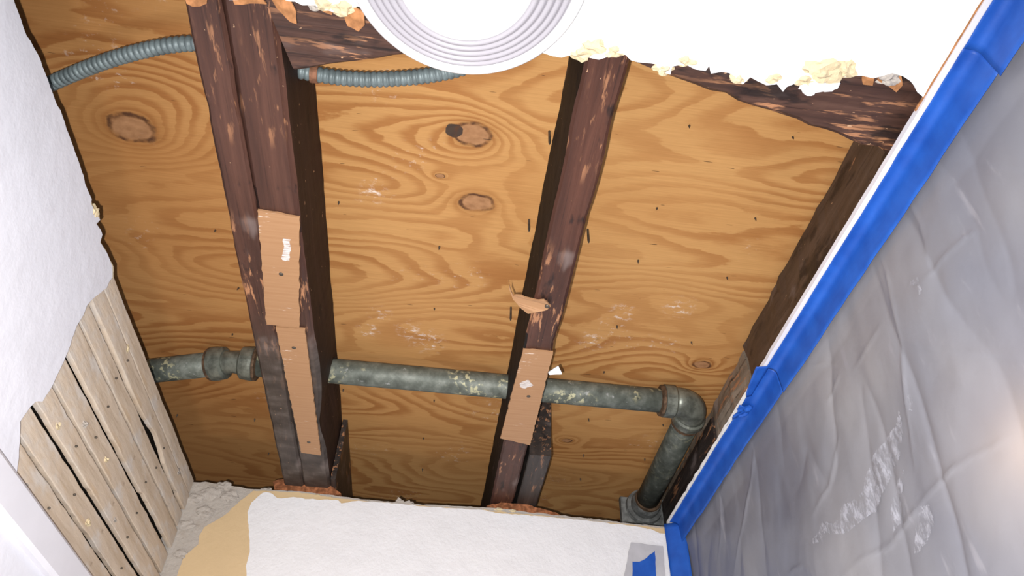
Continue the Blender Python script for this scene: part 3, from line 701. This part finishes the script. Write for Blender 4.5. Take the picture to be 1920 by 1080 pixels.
def tape_rows(y0, y1, xa, drop, seed, n=140, lift=0.0):
    rows = []
    for i in range(n + 1):
        yy = y0 + (y1 - y0) * i / n
        e = .0012 * nz((seed, yy, 0), 8) + .0006 * nz((seed, yy, 2), 40); dd = drop + .006 * nz((seed, yy, 5), 4) + .0012 * nz((seed, yy, 7), 30)
        b = .0012 * nz((seed, yy, 9), 14)
        x0 = xa + e; zt = ZC - .0052 - lift; r = []
        xs = XR - .006
        for t in (0, .33, .66, 1): r.append((x0 + (xs - .010 - x0) * t, yy, zt + b * .5 * t))
        for t in (.25, .5, .75, 1):
            q = t * math.pi / 2; r.append((xs - .010 + .010 * math.sin(q), yy, zt - .010 + .010 * math.cos(q) - b * .3))
        for t in (.2, .4, .6, .8, 1): r.append((xs + b + .002 * t, yy, zt - .010 - (dd - .010) * t))
        rows.append(r)
    return rows
tag(ribbon('masking_tape', tape_rows(.346, .925, LIP + .0060, .047, 1), M['tape']), 'long straight blue masking tape along the ceiling and plastic joint', 'tape', 'blue masking tape strips')
tag(ribbon('masking_tape', tape_rows(.926, 1.492, LIP + .003, .044, 2), M['tape']), 'blue masking tape overlapping the lip beside the pipe elbow', 'tape', 'blue masking tape strips')
tag(ribbon('masking_tape', tape_rows(-.95, .3458, LIP + .006, .052, 3), M['tape']), 'blue masking tape end at the top right corner, with torn tip', 'tape', 'blue masking tape strips')
rows = []
for i in range(14):
    yy = .918 + .085 * i / 13; w = .014 * (1 - i / 13) ** .6
    rows.append([(LIP + .010 - (w + .008) * t + .0006 * nz((i, t, 0), 3), yy + .004 * t, ZC - .0062 - .001 * t) for t in (0, .25, .5, .75, 1)])
tag(ribbon('masking_tape', rows, M['tape']), 'short blue tape tab bridging the broken joist end and the tape line', 'tape', 'blue masking tape strips')
# crumpled tape bit
q = at_z(1392, 775, ZC - .012); rows = []
for i in range(12):
    rows.append([(q.x - .012 + .024 * j / 8 + .004 * nz((i, j, 1), .5), q.y - .022 + .045 * i / 11 * (1 - .5 * j / 8), ZC - .009 - .008 * abs(nz((i, j, 3), .45))) for j in range(9)])
tag(ribbon('masking_tape', rows, M['tape']), 'small crumpled blue tape bit on the tape near the elbow', 'tape', 'blue masking tape strips')
# corner strip running down
rows = []
for i in range(60):
    z = ZC - .004 - .7 * i / 59; r = []
    for j in range(7):
        t = j / 6; r.append((.506 + .040 * t + .002 * nz((3, z, 0), 7), YB - .009 - .014 * t - .006 * t * t + .001 * nz((j, z, 1), 12), z))
    rows.append(r)
tag(ribbon('masking_tape', rows, M['tape']), 'blue masking tape running down the back right corner', 'tape', 'blue masking tape strips')
# grey film corner on back wall and its tape square
g = [yzb(*p, .008) for p in [(1183, 1017), (1243, 1024), (1246, 1100), (1232, 1100), (1165, 1100), (1170, 1078)]]
g[2].y = g[3].y = g[4].y = g[4].y - .1
tag(slab('plastic_flap', jag(g, .01, .0008, 4), XZ, YB - .0085, YB - .0072, mat_plain('grey_film_flap', (.42, .41, .43), .5, 0, .08, 20)), 'grey plastic flap stuck on the back wall by the corner', 'flap')
g = [yzb(*p, .010) for p in [(1186, 1053), (1199, 1053), (1211, 1047), (1218, 1040), (1228, 1033), (1228, 1100), (1181, 1100)]]
g[5].y = g[6].y = g[6].y - .06
tag(slab('masking_tape', jag(g, .006, .0005, 6), XZ, YB - .0098, YB - .0090, M['tape']), 'torn blue tape square on the grey plastic flap', 'tape', 'blue masking tape strips')

CREASES = [([(1580, 1080), (1613, 1047), (1657, 1020), (1680, 987), (1723, 933), (1773, 887), (1817, 857), (1863, 833), (1890, 812)], .005, .006), ([(1455, 1085), (1480, 1067), (1500, 1060), (1517, 1070), (1525, 1085)], .004, .006), ([(1687, 637), (1727, 647), (1757, 653), (1807, 660), (1925, 667)], .004, .005), ([(1723, 537), (1757, 487), (1800, 440), (1820, 430)], .003, .005), ([(1643, 467), (1660, 510), (1670, 560), (1680, 600), (1687, 643), (1690, 693), (1697, 780), (1705, 880)], .006, .008), ([(1590, 690), (1613, 660), (1653, 603)], .004, .006), ([(1507, 680), (1522, 645), (1540, 613), (1562, 573)], .005, .008), ([(1410, 830), (1399, 911), (1381, 992), (1367, 1075)], .006, .009), ([(1360, 890), (1343, 929), (1343, 999), (1336, 1060)], .005, .007), ([(1561, 820), (1547, 911), (1522, 964)], .005, .008), ([(1564, 700), (1540, 753)], .004, .006), ([(1507, 680), (1520, 685), (1535, 678), (1560, 684)], .003, .005), ([(1820, 310), (1925, 330)], .003, .005), ([(1680, 330), (1720, 420), (1740, 520)], .004, .012)]
CR = [([(lambda p: Vector((p.y, p.z)))(at_x(px, py, XR)) for px, py in pl], h, w) for pl, h, w in CREASES]
CR = [(pl, h * .75, w * .75, min(p.x for p in pl) - w * 2, max(p.x for p in pl) + w * 2, min(p.y for p in pl) - w * 2, max(p.y for p in pl) + w * 2) for pl, h, w in CR]
def sheet_x(y, z):
    q = Vector((y, z)); top = min(1, max(0, (ZC - .02 - z) / .06))
    x = .008 * nz((y, z * .6, 0), 5) + .012 * nz((y * 1.6, z * .5, 3), 2.2) + .0028 * nz((y, z * .8, 7), 16) + .0009 * nz((y, z * .7, 9), 42)
    x += .004 * (1 - abs(nz((y * 1.3 + z * .25, z * .35, 5), 8))) ** 6 if True else 0
    for pl, h, w, ya, yb, za, zb in CR:
        if not (ya < y < yb and za < z < zb): continue
        best = 1e9; e = 0
        for i, (a, b) in enumerate(zip(pl, pl[1:])):
            d = b - a; t = max(0, min(1, (q - a).dot(d) / d.length_squared)); dd = (q - a - d * t).length
            if dd < best: best = dd; e = (i + t) / (len(pl) - 1)
        if best < w * 3: x -= h * (.45 + .9 * abs(nz((y, z, w * 90), 13))) * math.exp(-best / w * 1.6) * min(1, 4 * e + .25, 4 * (1 - e) + .25)
    return XR + .002 + top * (x * .8 + .004)
YS = [-.95 + 1.0 * j / 80 for j in range(80)] + [.05 + (YB - .018 - .05) * j / 500 for j in range(501)]
NY, NZ = len(YS) - 1, 300
V = []; Fc = []
zs = [ZC - .012 - 1.02 * (i / NZ) for i in range(NZ)] + [.02]
for z in zs:
    for j in range(NY + 1):
        y = YS[j]; V.append((sheet_x(y, z), y, z))
for i in range(len(zs) - 1):
    for j in range(NY): a = i * (NY + 1) + j; Fc.append((a, a + 1, a + NY + 2, a + NY + 1))
sheet = tag(link('plastic_sheet', V, Fc, M['film'], smooth=True), 'hazy crinkled plastic dust sheet hanging from the blue tape at right', 'sheet')
SM = [[(1681, 768), (1670, 800), (1653, 817), (1630, 847), (1615, 883), (1610, 917), (1600, 933), (1575, 950), (1573, 967), (1563, 983), (1543, 977), (1537, 997), (1523, 1017), (1540, 1017), (1550, 997), (1567, 1003), (1583, 1000), (1607, 980), (1637, 953), (1643, 927), (1660, 890), (1677, 853), (1686, 803)], [(1708, 985), (1718, 950), (1735, 945), (1742, 985), (1728, 1020), (1706, 1038)], [(1660, 950), (1672, 900), (1685, 880), (1680, 935), (1676, 980), (1664, 1000)], [(1700, 735), (1708, 745), (1711, 770), (1704, 768)], [(1706, 530), (1722, 518), (1732, 545), (1726, 555), (1722, 535), (1708, 536)]]
for i, pl in enumerate(SM):
    ol = jag([(lambda p: (p.y, p.z))(at_x(px, py, XR)) for px, py in pl], .004, .0012, i + 20)
    # fill with a small grid that follows the sheet
    ys = [p[0] for p in ol]; zs2 = [p[1] for p in ol]; st = .002
    def inside(y, z):
        c = False
        for a, b in zip(ol, ol[1:] + ol[:1]):
            if (a[1] > z) != (b[1] > z) and y < (b[0] - a[0]) * (z - a[1]) / (b[1] - a[1]) + a[0]: c = not c
        return c
    idx = {}; V = []; Fc = []
    def vid(a, b):
        if (a, b) not in idx:
            y, z = min(ys) + a * st, min(zs2) + b * st; idx[(a, b)] = len(V); V.append((sheet_x(y, z) - .0022, y, z))
        return idx[(a, b)]
    for a in range(int((max(ys) - min(ys)) / st) + 1):
        for b in range(int((max(zs2) - min(zs2)) / st) + 1):
            if inside(min(ys) + (a + .5) * st, min(zs2) + (b + .5) * st): Fc.append((vid(a, b), vid(a + 1, b), vid(a + 1, b + 1), vid(a, b + 1)))
    if Fc: link('plaster_smear', V, Fc, M['chalk'], sheet, smooth=True)
# warm lamp in the room beyond, glowing through the plastic
b = at_x(1908, 838, XR) + Vector((.065, 0, 0))
wl_ = tag(empty('wall_lamp', (b.x, b.y, b.z)), 'warm lamp glowing faintly through the plastic sheet', 'lamp')
bm = bmesh.new(); bmesh.ops.create_uvsphere(bm, u_segments=20, v_segments=12, radius=.028); me = [v.co.copy() for v in bm.verts]
link('bulb', [Vector(b) + v for v in me], [tuple(v.index for v in f.verts) for f in bm.faces], emis('warm_bulb', (1, .66, .38), 9), wl_, smooth=True); bm.free()
rod('socket', (b.x + .02, b.y, b.z), (1.30, b.y, b.z), [(0, .012), (.04, .014), (.045, .006), (1.279 - b.x, .006), (1.28 - b.x, .03)], 'lamp', wl_, 16)
